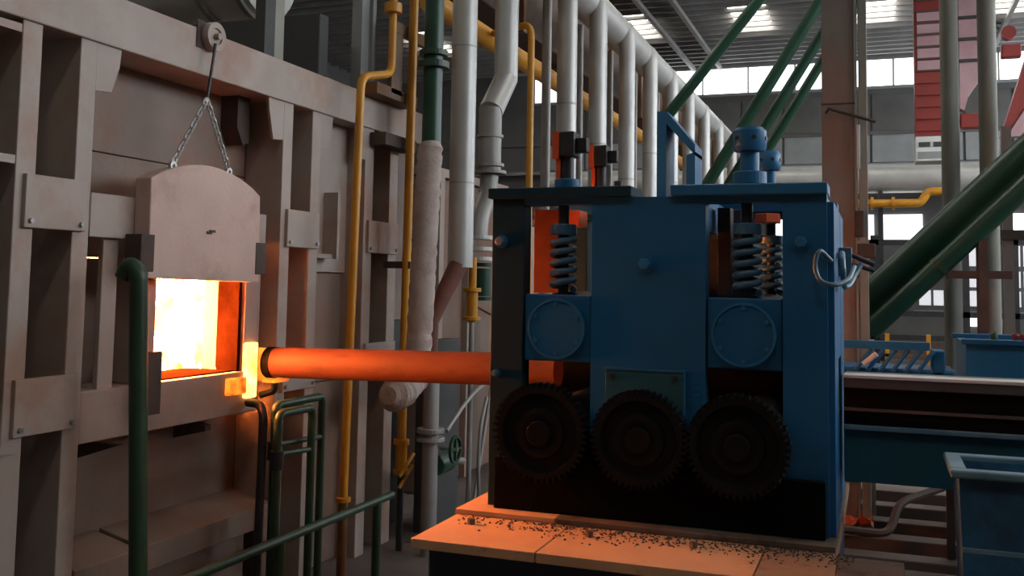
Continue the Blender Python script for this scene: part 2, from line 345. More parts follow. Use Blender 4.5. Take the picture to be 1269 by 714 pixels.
# lifting door
dr = thing('furnace_door', (-3.35, 4.3, 1.58), 'arched pale steel lifting door hanging on chains above the fire', 'door')
pts = [(3.862, 1.60), (4.775, 1.585), (4.757, 2.075)]
for k in range(1, 12):
    t = k/12; y = 4.757 + (3.855-4.757)*t; z = 2.075 + (2.085-2.075)*t + .115*math.sin(PI*t)**.8
    pts.append((y, z))
pts.append((3.855, 2.085))
MB().prism(pts, 'x', -3.395, -3.30).build('door_plate', 'door', dr, .006)
for y0, y1 in ((3.80, 3.895), (4.73, 4.835)): B(-3.393, -3.296, y0, y1, 1.63, 1.81).build('guide_block', 'rustdark', dr, .004)
for y, z in ((4.034, 2.145), (4.489, 2.165)): MB().ring((-3.333, y, z+.02), (-3.317, y, z+.02), .024, .011, 12).build('lifting_lug', 'chain', dr)
MB().box(-3.301, -3.296, 4.29, 4.33, 1.835, 1.85).box(-3.301, -3.296, 4.31, 4.36, 1.845, 1.858).build('chipped_mark', 'rustdark', dr)
# chain
cn = thing('lifting_chain', (-3.325, 4.28, 2.17), 'galvanised V-shaped chain running from pulley rod to arched door', 'chain')
MB().cyl((-3.325, 4.335, 2.86), (-3.325, 4.285, 2.56), .008, 8).build('rod', 'darksteel', cn, smooth=True)
apex = Vector((-3.325, 4.282, 2.55))
for e in (Vector((-3.325, 4.034, 2.178)), Vector((-3.325, 4.489, 2.198))):
    n = 11; step = (e-apex)/n; dd = step.normalized()
    for i in range(n):
        c = apex + step*(i+.5); side = Vector((1, 0, 0)) if i % 2 else dd.cross(Vector((1, 0, 0))).normalized()
        loop = [c + dd*math.cos(2*PI*k/12)*.025 + side*math.sin(2*PI*k/12)*.013 for k in range(12)]
        MB().tube(loop, .0055, 6, closed=True).build('link', 'chain', cn, smooth=True)

# hot tube between the furnace and the machine
bl = thing('hot_steel_tube', (-2.4, 4.95, 1.05), 'glowing orange steel tube feeding from furnace into blue machine', 'tube')
ax0, ax1 = Vector((-3.325, 4.955, 1.122)), Vector((-1.57, 4.955, 1.154))
MB().ring(ax0, ax1, .087, .068, 40).build('tube_wall', 'billet', bl, smooth=True)
MB().ring(ax0-Vector((.012, 0, 0)), ax0+Vector((.035, 0, 0)), .091, .066, 40).build('tube_mouth', 'greaseshade', bl, smooth=True)
gt = thing('hot_guide_trough', (-3.36, 4.95, 1.0), 'yellow glowing guide trough under the tube mouth at the furnace', 'trough')
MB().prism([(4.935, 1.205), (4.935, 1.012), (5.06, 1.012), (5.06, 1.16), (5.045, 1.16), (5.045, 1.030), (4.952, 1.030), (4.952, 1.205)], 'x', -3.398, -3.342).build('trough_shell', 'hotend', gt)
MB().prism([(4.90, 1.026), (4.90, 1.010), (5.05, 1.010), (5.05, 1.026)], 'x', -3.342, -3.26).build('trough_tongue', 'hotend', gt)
MB().tube(arc([(-3.29, 4.95, 1.01), (-3.29, 4.95, .96), (-3.39, 4.96, .93)], .04), .02, 10).build('trough_arm', 'darksteel', gt, smooth=True)

# ------------------------------------------------------------------ straightening machine
mc = thing('tube_straightening_machine', (-.97, 5.0, .565), 'big blue tube straightening machine with three black gears and coil springs', 'machine')
x0, x1 = -1.735, -.205
CXS = (-1.405, -.553)        # upper roll lines
WIN = ((-1.572, -1.241), (-.718, -.389))
def housing(y0, y1, nm):
    h = MB()
    for a, b in ((WIN[0][1], WIN[1][0]), (WIN[1][1], x1)): h.box(a, b, y0, y1, .565, 2.005)
    B(x0, WIN[0][0], y0, y1, .565, 2.005).build('outer_column', 'deepblue', mc, .004)
    for a, b in WIN:
        h.box(a, b, y0, y1, 1.975, 2.005); h.box(a, b, y0, y1, .565, .72)
    return h.build(nm, 'blue', mc)
housing(4.40, 4.50, 'front_housing'); housing(5.47, 5.57, 'rear_housing')
# edge flats on the outer columns
for ya, yb in ((4.43, 4.78), (5.14, 5.54)): B(x1-.005, x1+.028, ya, yb, .565, 1.975).build('side_plate', 'blue', mc, .004)
for za, zb in ((.565, 1.03), (1.28, 1.975)): B(x1-.005, x1+.026, 4.78, 5.14, za, zb).build('side_plate', 'blue', mc)
B(x0, x0+.03, 4.50, 5.47, .565, 1.0).build('side_plate', 'blue', mc, .004)
# top caps, stepped down between
B(x0-.015, -1.050, 4.37, 4.60, 2.005, 2.055).build('top_cap', 'deepblue', mc, .006)
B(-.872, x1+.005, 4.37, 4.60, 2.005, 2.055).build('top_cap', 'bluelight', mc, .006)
B(x0-.015, -1.050, 5.40, 5.60, 2.005, 2.055).build('top_cap', 'blue', mc, .006)
B(-.872, x1+.005, 5.40, 5.60, 2.005, 2.055).build('top_cap', 'blue', mc, .006)
for xa, xb in ((-1.24, -1.12), (-.84, -.72), (-.33, x1)): B(xa, xb, 4.50, 5.47, 1.85, 2.0).build('tie_beam', 'blue', mc, .005)
# grease lower skirt behind the gears: greasy black with shade painted in
B(x0+.05, x1-.012, 4.35, 4.40, .565, .80).build('lower_skirt', 'greaseshade', mc, .004)
B(-1.235, -.725, 4.375, 4.40, .80, .93).build('lower_skirt', 'greaseshade', mc, .004)
# chocks and round covers
for cx, (a, b) in zip(CXS, WIN):
    for y0, y1, fr in ((4.41, 4.50, 1), (5.47, 5.56, 0)):
        c = B(a+.004, b-.004, y0+.002, y1, 1.245, 1.555).build('chock', 'blue', mc, .006)
        if fr:
            MB().cyl((cx, 4.412, 1.397), (cx, 4.385, 1.397), .137, 40).build('round_cover', 'blue', c, .006)
            MB().ring((cx, 4.387, 1.397), (cx, 4.380, 1.397), .139, .128, 40).build('cover_rim', 'bluelight', c)
            for k in range(6):
                an = PI/6 + k*PI/3
                MB().cyl((cx+.115*math.cos(an), 4.386, 1.397+.115*math.sin(an)), (cx+.115*math.cos(an), 4.376, 1.397+.115*math.sin(an)), .010, 6).build('bolt', 'bluelight', c)
    # rolls
for cx in CXS: MB().cyl((cx, 4.52, 1.405), (cx, 5.46, 1.405), .165, 32).build('upper_roll', 'darksteel', mc, smooth=True)
GX = (-1.436, -.985, -.563)
for gx in GX: MB().cyl((gx, 4.30, .90), (gx, 5.46, .90), .155, 32).build('lower_roll', 'darksteel', mc, smooth=True)
B(-1.70, -.24, 5.30, 5.34, .58, 1.24).build('dark_backing', 'greaseshade', mc)  # added black sheet that keeps the roll slots dark
# gears
def gear(cx, cz, R, nt, ph):
    g = MB(); prof = []
    for k in range(nt):
        for f, rr in ((-.34, R-.020), (-.20, R), (.20, R), (.34, R-.020)):
            an = ph + 2*PI*(k+f)/nt; prof.append((cx+rr*math.cos(an), cz+rr*math.sin(an)))
    n = len(prof); v = []
    for y in (4.255, 4.335): v += [(p[0], y, p[1]) for p in prof]
    ci = []
    for rr, y in ((R-.045, 4.255), (R-.06, 4.285), (.115, 4.285), (.11, 4.262), (.085, 4.256), (.07, 4.262)):
        ci.append(len(v)); v += [(cx+rr*math.cos(ph+2*PI*k/n), y, cz+rr*math.sin(ph+2*PI*k/n)) for k in range(n)]
    f = [(i, (i+1) % n, n+(i+1) % n, n+i) for i in range(n)] + [tuple(range(n, 2*n))]
    rings = [0]+ci
    for a, b in zip(rings, rings[1:]): f += [(a+i, a+(i+1) % n, b+(i+1) % n, b+i) for i in range(n)]
    f.append(tuple(ci[-1]+i for i in range(n)))
    g.add(v, f); return g
for i, gx in enumerate(GX):
    go = gear(gx, .935, (.222, .214, .218)[i], 46, i*.07).build('gear', 'gear', mc, smooth=True)
    MB().cyl((gx, 4.262, .935), (gx, 4.235, .935), .055, 24).build('shaft_end', 'gear', go, .004)
# plate over the middle gear
pp = MB().box(-1.168, -.811, 4.385, 4.40, 1.02, 1.225).build('guard_plate', 'teal', mc, .003)
MB().box(-1.175, -.804, 4.38, 4.39, 1.222, 1.232).box(-.811, -.803, 4.38, 4.39, 1.02, 1.225).build('plate_edge', 'bluelight', pp)
for bx in (-1.135, -.85): MB().cyl((bx, 4.386, 1.195), (bx, 4.372, 1.195), .013, 6).build('bolt', 'darksteel', pp)
# bolts
for bx, bz, rr in ((-1.685, 1.80, .026), (-.988, 1.701, .032), (-.311, 1.80, .030), (-.316, .733, .026), (-1.70, 1.18, .016)):
    b_ = MB().cyl((bx, 4.40, bz), (bx, 4.388, bz), rr*1.25, 20).build('bolt', 'blue', mc, smooth=True)
    MB().cyl((bx, 4.388, bz), (bx, 4.355, bz), rr*.8, 6).build('bolt_head', 'bluelight' if bx > -1.6 else 'steel', b_, .002)
# springs
def spring(cx, y, z0, z1, R, wire, turns):
    n = int(turns*20); return MB().tube([(cx+R*math.cos(2*PI*turns*k/n), y+R*math.sin(2*PI*turns*k/n), z0+(z1-z0)*k/n) for k in range(n+1)], wire, 10)
for cx in CXS:
    for y, fr in ((4.47, 1), (5.52, 0)):
        spring(cx+.006, y, 1.578, 1.815, .050, .0165, 5).build('coil_spring', 'spring', mc, smooth=True)
        MB().cyl((cx+.006, y, 1.835), (cx+.006, y, 1.885), .062, 28).build('spring_seat', 'spring', mc, .004)
        MB().cyl((cx+.006, y, 1.56), (cx+.006, y, 2.2), .026, 16).build('adjusting_screw', 'darksteel', mc, smooth=True)
        if not fr: MB().cyl((cx+.0, y-.12, 1.945), (cx, y-.12, 1.995), .075, 6).build('lock_nut', 'orange', mc, .004)
MB().box(-1.60, -1.47, 4.62, 4.72, 1.56, 1.97).build('inner_block', 'firelitorange', mc, .004)  # orange colour paints the firelight seen in the left window
MB().box(-.70, -.64, 4.62, 4.72, 1.56, 1.97).build('inner_block', 'rustdark', mc, .004)
MB().box(-.98, -.66, 5.15, 5.20, 1.50, 2.0).build('inner_block', 'darksteel', mc, .004)  # added dark panel, blocks the bright background in the right window
MB().box(-1.565, -1.42, 4.80, 4.95, 1.90, 1.98).build('inner_block', 'orange', mc, .004)  # upper block coloured for the same firelight
# screw-down heads, right pair painted blue
def head(cx, y, zt, s, m):
    MB().cyl((cx, y, 2.055), (cx, y, 2.115), .074*s, 28).build('screw_flange', m, mc, .006)
    MB().cyl((cx, y, 2.115), (cx, y, zt-.10), .042*s, 24).build('screw_neck', m, mc, smooth=True)
    c = MB().tube([(cx, y, zt-.105), (cx, y, zt-.09), (cx, y, zt-.015), (cx, y, zt)], [.066*s, .074*s, .074*s, .060*s], 28).build('screw_cap', m, mc, smooth=True)
    for k in range(6):
        an = -PI/2 + .35 + k*PI/3
        MB().cyl((cx+.068*s*math.cos(an), y+.068*s*math.sin(an), zt-.05), (cx+.077*s*math.cos(an), y+.077*s*math.sin(an), zt-.05), .011, 8).build('capstan_hole', 'darksteel', c)
    return c
head(-.535, 4.47, 2.312, 1.0, 'bluelight'); head(-.553, 5.5, 2.345, .82, 'bluelight')
for cx, y, zt in ((-1.383, 4.47, 2.325), (-1.50, 5.5, 2.405)):
    MB().cyl((cx, y, 2.055), (cx, y, 2.10), .062, 28).build('screw_flange', 'blue', mc, .006)
    MB().cyl((cx, y, 2.09), (cx, y, zt-.11), .030, 20).build('screw_neck', 'darksteel', mc, smooth=True)
    B(cx-.030, cx+.045, y-.05, y+.05, zt-.12, zt).build('screw_head', 'darksteel', mc, .008)
    B(cx+.045, cx+.10, y-.025, y+.025, zt-.10, zt-.03).build('lever_stub', 'darksteel', mc, .006)
    B(cx-.062, cx-.030, y-.05, y+.05, zt-.13, zt).build('firelit_strip', 'orange', mc)  # orange strips paint the firelight on the left faces of the heads
    B(cx-.048, cx-.028, y-.03, y+.02, 2.09, zt-.13).build('firelit_strip', 'orange', mc)
# blue A bracket behind the caps
br = MB()
br.prism([(-1.085, 2.055), (-1.085, 2.517), (-1.035, 2.517), (-1.035, 2.055)], 'y', 5.08, 5.30)
br.prism([(-1.035, 2.517), (-.885, 2.335), (-.885, 2.28), (-1.035, 2.45)], 'y', 5.08, 5.30)
br.prism([(-.93, 2.28), (-.885, 2.30), (-.885, 2.055), (-.93, 2.055)], 'y', 5.08, 5.30)
br.prism([(-1.085, 2.00), (-.885, 2.00), (-.885, 2.06), (-1.085, 2.06)], 'y', 5.06, 5.45)
br.build('angled_bracket', 'bluelight', mc)
# hydraulic hoses and lever on the right flank
hz = [(-.177, 4.95, 1.70), (-.16, 4.88, 1.76), (-.155, 4.70, 1.765), (-.15, 4.56, 1.73), (-.145, 4.53, 1.66), (-.145, 4.62, 1.61), (-.13, 4.78, 1.615), (-.11, 4.92, 1.66), (-.08, 5.0, 1.72)]
MB().tube(arc(hz, .06, 5), .013, 10).build('hose', 'hose', mc, smooth=True)
hz = [(-.19, 4.42, 1.72), (-.235, 4.33, 1.77), (-.255, 4.33, 1.70), (-.235, 4.33, 1.63), (-.17, 4.34, 1.615), (-.12, 4.42, 1.64), (-.10, 4.55, 1.70)]
MB().tube(arc(hz, .06, 5), .010, 10).build('hose', 'hose', mc, smooth=True)
MB().tube([(-.178, 5.0, 1.79), (-.02, 5.0, 1.72)], .012, 8).tube([(-.178, 5.0, 1.74), (-.02, 5.0, 1.69)], .010, 8).build('lever', 'darksteel', mc, smooth=True)
B(-.178, -.12, 4.96, 5.06, 1.66, 1.80).build('valve_block', 'hose', mc, .004)
MB().cyl((-.12, 5.0, 1.68), (-.085, 5.0, 1.675), .02, 12).build('hose_plug', 'orange', mc)

# machine bed
bed = thing('machine_bed', (-.8, 4.7, FZ), 'dark blue steel bed with broad orange-lit rusty deck plates under machine', 'machine bed')
B(-1.795, -.19, 3.88, 5.75, FZ, .498).build('bed_body', 'bluedark', bed, .01)
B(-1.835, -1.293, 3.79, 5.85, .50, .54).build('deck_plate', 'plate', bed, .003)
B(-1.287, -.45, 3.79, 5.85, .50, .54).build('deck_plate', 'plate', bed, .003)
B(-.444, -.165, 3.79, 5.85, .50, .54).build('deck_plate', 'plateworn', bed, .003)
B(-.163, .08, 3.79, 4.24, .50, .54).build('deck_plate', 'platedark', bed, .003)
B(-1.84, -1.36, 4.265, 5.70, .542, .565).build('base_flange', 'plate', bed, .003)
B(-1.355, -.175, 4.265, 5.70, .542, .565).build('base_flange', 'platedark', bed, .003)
for bx in (-1.70, -1.16, -.72): MB().cyl((bx, 4.12, .54), (bx, 4.12, .565), .017, 6).build('anchor_bolt', 'rustdark', bed)
# loose mill scale lying in front of the gears
fl = MB()
for i in range(900):
    px = random.uniform(-1.78, -.1); k = abs(random.gauss(0, .09)); py = 4.255-k
    if py < 3.83: continue
    if px < -1.45 and random.random() < .55: continue
    s_ = random.uniform(.003, .010); zz = .541
    a = random.uniform(0, PI); ca, sa = math.cos(a)*s_, math.sin(a)*s_
    hh = random.uniform(.002, .008)
    fl.add([(px+ca, py+sa, zz), (px-sa, py+ca, zz), (px-ca*.7, py-sa*.7, zz), (px+sa, py-ca, zz), (px, py, zz+hh)], [(0, 1, 4), (1, 2, 4), (2, 3, 4), (3, 0, 4), (3, 2, 1, 0)])
fo = fl.build('mill_scale_flakes', 'flake'); fo['kind'] = 'stuff'; tag(fo, 'dark mill scale flakes strewn over deck plates before the gears', 'mill scale')

# ------------------------------------------------------------------ run-out conveyor
cv = thing('run_out_conveyor', (1.2, 4.95, FZ), 'dark steel run-out bench on teal beam right of the blue machine', 'conveyor')
B(-.16, 3.4, 4.90, 5.25, 1.145, 1.195).build('top_rail', 'conveyor', cv, .004)
B(-.16, 3.4, 4.893, 5.02, 1.190, 1.206).build('rail_edge', 'rail', cv, .003)  # pale strip draws the bright highlight of the top edge
B(-.16, 3.4, 4.93, 5.20, 1.04, 1.145).build('rail_web', 'greaseshade', cv)
B(-.16, 3.4, 4.905, 4.93, 1.040, 1.052).build('rail_edge', 'conveyor', cv)
B(-.16, 3.4, 4.92, 5.22, .975, 1.04).build('rail_web', 'greaseshade', cv)
B(-.16, 3.4, 4.88, 5.24, .955, .975).build('beam_flange', 'binrim', cv, .003)
B(-.16, 3.4, 4.91, 5.20, .715, .955).build('side_beam', 'teal', cv, .004)
for x in (.9, 2.6): B(x, x+.18, 4.95, 5.18, FZ, .715).build('leg', 'bluedark', cv, .005)

# blue scrap bin
bn = thing('scrap_bin', (.7, 4.2, FZ), 'blue open steel scrap bin with worn pale rim beside conveyor', 'bin')
bx0, bx1, by0, by1, bz = .235, 1.25, 3.97, 4.40, .955
bb = MB(); t_ = .03
def tap(z): k = (bz-z)*.03; return (bx0+.03+k, bx1-.03-k, by0+.03+k, by1-.03-k)
a = tap(bz-.02); c = tap(FZ)
outer = [(a[0], a[2], bz-.02), (a[1], a[2], bz-.02), (a[1], a[3], bz-.02), (a[0], a[3], bz-.02), (c[0], c[2], FZ), (c[1], c[2], FZ), (c[1], c[3], FZ), (c[0], c[3], FZ)]
inner = [(x + (t_ if x < .7 else -t_), y + (t_ if y < 4.2 else -t_), z if z > 0 else .55) for x, y, z in outer]
bb.add(outer+inner, [(0, 1, 5, 4), (1, 2, 6, 5), (2, 3, 7, 6), (3, 0, 4, 7), (4, 5, 6, 7), (8, 9, 13, 12), (9, 10, 14, 13), (10, 11, 15, 14), (11, 8, 12, 15), (12, 13, 14, 15),
                     (0, 1, 9, 8), (1, 2, 10, 9), (2, 3, 11, 10), (3, 0, 8, 11)])
bb.build('bin_body', 'binblue', bn)
MB().box(bx0, bx1, by0, by0+.06, bz-.03, bz).box(bx0, bx1, by1-.06, by1, bz-.03, bz).box(bx0, bx0+.06, by0+.06, by1-.06, bz-.03, bz).box(bx1-.06, bx1, by0+.06, by1-.06, bz-.03, bz).build('bin_rim', 'binrim', bn, .008)
B(bx0+.04, bx1-.04, by0+.025, by0+.045, .66, .675).build('weld_seam', 'binrim', bn)
B(bx0+.045, bx1-.045, by0+.026, by0+.040, FZ, .66).build('skirt_plate', 'binblue', bn)
MB().cyl((.50, by0+.035, .86), (.50, by0+.02, .86), .02, 14).build('drain_plug', 'rustdark', bn)

# steel sleepers on the floor under the conveyor
ex = None
for i, y in enumerate((6.75, 7.15, 7.7, 8.25, 8.85, 9.5)):
    s_ = MB().box(-.75, 3.6, y-.09, y+.09, FZ, FZ+.15)
    tag(s_.build('floor_sleeper', 'brown', None, .01), 'brown steel sleeper bar lying on the floor beyond the conveyor', 'steel bar', 'sleeper bars on the floor')
rg = MB(); NR = 9
vs = []
for i in range(NR):
    for j in range(NR):
        vs.append((-.36+.30*i/(NR-1)+random.uniform(-.015, .015), 7.86+.28*j/(NR-1)+random.uniform(-.015, .015), FZ+.165+.05*math.sin(i*1.3)*math.cos(j*1.7)*(.6+.4*random.random()) + .03))
for k in range(NR*NR): vs.append((vs[k][0], vs[k][1], vs[k][2]-.012))
o_ = NR*NR
fs = [(i*NR+j, (i+1)*NR+j, (i+1)*NR+j+1, i*NR+j+1) for i in range(NR-1) for j in range(NR-1)]
fs += [tuple(q+o_ for q in f[::-1]) for f in fs]
rg.add(vs, fs)
tag(rg.build('orange_rag', 'orange', None), 'crumpled orange rag on the floor bars behind the blue machine', 'rag')
tag(MB().tube(arc([(-.28, 7.55, FZ+.2), (.05, 7.7, FZ+.16), (.12, 7.9, FZ+.35), (.45, 8.3, FZ+.42)], .1), .03, 8).build('loose_bar', 'brown', None, smooth=True), 'bent brown bar lying askew across floor sleepers', 'steel bar')

# ------------------------------------------------------------------ pipes along the furnace
def pipe(name, m, path, rad, label, cat='pipe', flanges=(), fm=None, base=None, seg=20, rnd=.1):
    p = arc(path, rnd) if len(path) > 2 else path
    t = thing(name, base or path[-1], label, cat)
    MB().tube(p, rad, seg).build('pipe_run', m, t, smooth=True)
    for c, dirv, rr, th in flanges:
        c = Vector(c); dv = Vector(dirv)*th/2
        MB().cyl(c-dv, c+dv, rr, 24).build('flange', fm or m, t, .003)
    return t
Z = (0, 0, 1)
t = pipe('gas_pipe', 'yellow', [(-3.2, 6.13, 6.0), (-3.2, 6.13, 3.06), (-3.2, 5.70, 2.955), (-3.2, 5.62, .22)], .028, 'thin yellow gas pipe with a double bend above the furnace beam', flanges=[((-3.2, 6.13, 3.53), Z, .062, .07), ((-3.2, 5.62, .22), Z, .05, .03)], rnd=.09)
MB().cyl((-3.2, 5.62, .21), (-3.2, 5.62, FZ), .032, 16).build('pipe_foot', 'bronze', t, smooth=True)
gx, gy = -3.22, 6.465
t = pipe('gas_pipe', 'yellow', [(gx, gy+.06, 6.0), (gx, gy, .48)], .033, 'straight yellow gas pipe dropping beside the wrapped green pipe', flanges=[((gx, gy, .46), Z, .057, .04), ((gx, gy, .25), Z, .057, .04)])
MB().cyl((gx, gy, .46), (gx, gy, .25), .042, 16).build('valve_body', 'yellow', t, smooth=True)
MB().tube([(gx+.03, gy-.08, .23), (gx+.06, gy+.08, .37)], .014, 8).tube([(gx+.03, gy-.08, .15), (gx+.06, gy+.06, .29)], .014, 8).build('valve_lever', 'yellow', t, smooth=True)
MB().cyl((gx, gy, .25), (gx, gy, FZ), .025, 12).build('pipe_foot', 'darksteel', t, smooth=True)
for z in (1.0, 1.7): B(FX+.002, gx+.04, gy-.01, gy+.035, z, z+.05).build('pipe_clip', 'rustdark', t)
# brown sheet bracket carrying the pipes
bk = thing('pipe_bracket', (-3.14, 6.1, 2.86), 'brown sheet steel bracket between the two yellow gas pipes', 'bracket')
B(-3.30, -3.262, 6.25, 7.05, 3.406, 3.495).build('upper_arm', 'bronze', bk, .004)
B(-3.30, -3.262, 6.25, 6.42, 2.953, 3.406).build('back_sheet', 'bronze', bk, .004)
B(-3.384, -3.262, 6.04, 6.68, 2.912, 2.995).build('lower_arm', 'bronze', bk, .004)
dk = B(-3.398, -3.27, 6.20, 6.70, 2.575, 2.665).build('support_arm', 'rustdark', None, .004); tag(dk, 'dark brown support arm bolted to furnace posts behind the gas pipe', 'support arm')
# green pipe, wrapped below
gp = thing('wrapped_riser', (-3.0, 6.3, .83), 'green riser pipe wrapped in pale cloth insulation on its lower half', 'pipe')
MB().cyl((-3.0, 6.40, 6.0), (-3.0, 6.385, 2.55), .070, 24).build('green_pipe', 'green', gp, smooth=True)
MB().cyl((-3.0, 6.39, 3.23), (-3.0, 6.39, 3.27), .105, 24).build('flange', 'greendark', gp, .004)
MB().cyl((-3.0, 6.39, 3.14), (-3.0, 6.39, 3.19), .115, 24).build('flange', 'greendark', gp, .004)
random.seed(3)
n = 46; path = [(-3.0 + .004*math.sin(k*2.1), 6.37-.13*k/n, 2.60-1.64*k/n) for k in range(n+1)]
rad = [.089 + .003*math.sin(k*2.6) + random.uniform(-.003, .003) - (.02 if k == 0 else 0) for k in range(n+1)]
MB().tube(path, rad, 22).build('insulation', 'insul', gp, smooth=True)
n = 20; path = []; rad = []
for k in range(n+1):
    t = k/n; path.append((-3.0, 6.28-.46*t, 1.0-.17*math.sin(PI*min(1, t*1.25)*.5) + (.03*t)))
    rad.append((.090+.012*math.sin(k*2.3)+(.008 if k % 3 else -.008)+random.uniform(-.006, .006))*(1 if k < n-3 else (.95, .82, .5)[k-n+2] if k > n-3 else 1))
MB().tube(path, rad, 20).build('insulation_elbow', 'insul', gp, smooth=True)
# grey stub pipe and green valve below
st = pipe('drain_pipe', 'silverdull', [(-2.98, 6.44, .90), (-2.98, 6.44, FZ)], .055, 'grey drain pipe with flange under the wrapped riser', flanges=[((-2.98, 6.44, .56), Z, .10, .03), ((-2.98, 6.44, .50), Z, .10, .03)], fm='silverdull')
vv = thing('gate_valve', (-3.0, 6.52, .27), 'dark green gate valve with handwheel beside drain pipe', 'valve')
MB().cyl((-2.98, 6.52, .30), (-2.98, 6.74, .30), .075, 20).build('valve_body', 'green', vv, .01)
MB().ring((-2.85, 6.56, .42), (-2.83, 6.56, .42), .10, .082, 24).build('handwheel', 'green', vv)
MB().box(-2.85, -2.83, 6.47, 6.65, .412, .428).box(-2.85, -2.83, 6.552, 6.568, .33, .51).build('wheel_spokes', 'green', vv)
MB().cyl((-2.98, 6.56, .36), (-2.98, 6.56, .42), .03, 10).cyl((-2.98, 6.56, .42), (-2.82, 6.56, .42), .015, 10).build('valve_stem', 'steel', vv)
MB().cyl((-2.98, 6.74, .30), (-2.98, 7.02, .255), .028, 14).build('outlet_pipe', 'silverdull', vv, smooth=True)
for i, (pth, lb) in enumerate((([(-2.86, 6.45, .56), (-2.86, 6.72, .70), (-2.86, 7.0, .80), (-2.86, 7.4, .86)], 'pale bent conduit rising from drain flange towards the machine'),
                               ([(-2.80, 7.05, .74), (-2.80, 6.93, .55), (-2.80, 6.9, .30), (-2.80, 6.95, FZ)], 'thin grey hose hanging down behind the machine base'),
                               ([(-2.9, 7.42, .85), (-2.9, 7.05, -.1), (-2.9, 7.0, FZ)], 'straight thin grey rod leaning beside the machine'))):
    tag(MB().tube(arc(pth, .15), .014, 10).build(('conduit', 'hose', 'rod')[i], 'silverdull', None, smooth=True), lb, ('conduit', 'hose', 'rod')[i])
tk = B(-3.35, -3.22, 6.95, 7.5, FZ, 1.15).build('control_cabinet', 'darkpanel', None, .01); tag(tk, 'dark steel cabinet standing behind the yellow valve', 'cabinet')
# thick silver pipe
sp = thing('clad_riser', (-3.0, 6.95, 1.72), 'thick silver clad riser pipe beside the wrapped green pipe', 'pipe')
MB().cyl((-3.0, 6.95, 6.0), (-3.0, 6.95, 1.72), .097, 32).build('cladding', 'silver', sp, smooth=True)
for z in (3.42, 2.36): MB().ring((-3, 6.95, z), (-3, 6.95, z+.012), .0985, .09, 32).build('seam_band', 'silverdull', sp)
MB().tube([(-3.0, 6.92, 1.74), (-3.07, 6.85, 1.55), (-3.16, 6.80, 1.3), (-3.17, 6.80, FZ)], [.075, .065, .055, .05], 18).build('lower_pipe', 'primer', sp, smooth=True)
# yellow valve spool
ys = pipe('yellow_valve', 'yellow', [(-2.95, 7.08, 1.80), (-2.95, 7.08, 1.30)], .032, 'small yellow spool valve with two flanges next to machine', 'valve', flanges=[((-2.95, 7.08, 1.55), Z, .07, .03), ((-2.95, 7.08, 1.33), Z, .07, .03)])
MB().cyl((-2.95, 7.08, 1.55), (-2.95, 7.08, 1.33), .045, 18).build('valve_body', 'yellow', ys, smooth=True)
MB().cyl((-2.95, 7.08, 1.31), (-2.95, 7.08, FZ), .02, 12).build('stem', 'silverdull', ys, smooth=True)
MB().tube([(-2.95, 7.1, 1.44), (-2.9, 7.35, 1.36)], .014, 8).build('valve_lever', 'bronze', ys, smooth=True)
gv = pipe('green_valve', 'green', [(-2.98, 7.36, 1.72), (-2.98, 7.36, 1.50)], .07, 'small green valve under the bent silver pipe', 'valve', flanges=[((-2.98, 7.36, 1.75), Z, .08, .03), ((-2.98, 7.36, 1.48), Z, .08, .03)])
# bent silver pipe
bp = thing('bent_clad_pipe', (-3.0, 7.4, 1.76), 'silver clad pipe with a slanted offset in mid height', 'pipe')
MB().cyl((-3.0, 7.86, 6.0), (-3.0, 7.86, 3.34), .102, 28).build('upper_run', 'silver', bp, smooth=True)
MB().tube([(-3.0, 7.86, 3.36), (-3.0, 7.52, 3.02)], .102, 28).build('slanted_run', 'silver', bp, smooth=True)
MB().cyl((-3.0, 7.52, 3.05), (-3.0, 7.52, 2.50), .095, 28).build('lower_run', 'silverdull', bp, smooth=True)
for z, rr in ((2.50, .14), (2.56, .12), (2.80, .11)): MB().cyl((-3.0, 7.52, z), (-3.0, 7.52, z+.025), rr, 28).build('flange', 'silverdull', bp)
MB().tube(arc([(-3.0, 7.52, 2.50), (-3.0, 7.50, 2.34), (-3.0, 7.32, 2.12), (-3.0, 7.30, 1.96)], .12), .075, 20).build('elbow', 'silverdull', bp, smooth=True)
for z in (1.95, 1.86, 1.78): MB().cyl((-3.0, 7.30, z), (-3.0, 7.30, z+.03), .12, 24).build('flange', 'silver', bp)
# header duct with its row of drop pipes
hd = thing('header_duct', (-3.0, 14, 4.8), 'long silver header duct with a row of vertical drop pipes', 'duct')
MB().cyl((-3.12, 8.6, 4.84), (-3.12, 27, 4.84), .20, 28).build('header', 'silver', hd, smooth=True)
for i, y in enumerate((9.50, 10.68, 12.05, 13.40, 14.92, 16.38, 17.98, 19.70, 21.6, 23.7)):
    b_ = MB().tube(arc([(-3.12, y, 4.86), (-2.96, y, 4.86), (-2.96, y, 4.6), (-2.96, y, FZ)], .2), .103, 22).build('drop_pipe', 'silver', hd, smooth=True)
    MB().ring((-2.96, y, 3.42-.25*(i % 3)), (-2.96, y, 3.44-.25*(i % 3)), .105, .095, 22).build('seam_band', 'silverdull', b_)
    MB().cyl((-3.22, y+.12, 4.6), (-3.22, y+.12, FZ), .05, 12).build('rear_pipe', 'silverdull', hd, smooth=True)
# yellow main along the wall
gm = pipe('gas_main', 'yellow', [(-3.62, 7.6, 4.03), (-3.62, 26, 4.03)], .10, 'big yellow gas main with a thin drop pipe behind the silver pipes')
MB().tube(arc([(-3.58, 8.9, 4.05), (-2.98, 8.45, 4.0), (-2.98, 8.45, FZ)], .15), .032, 16).build('drop_pipe', 'yellow', gm, smooth=True)
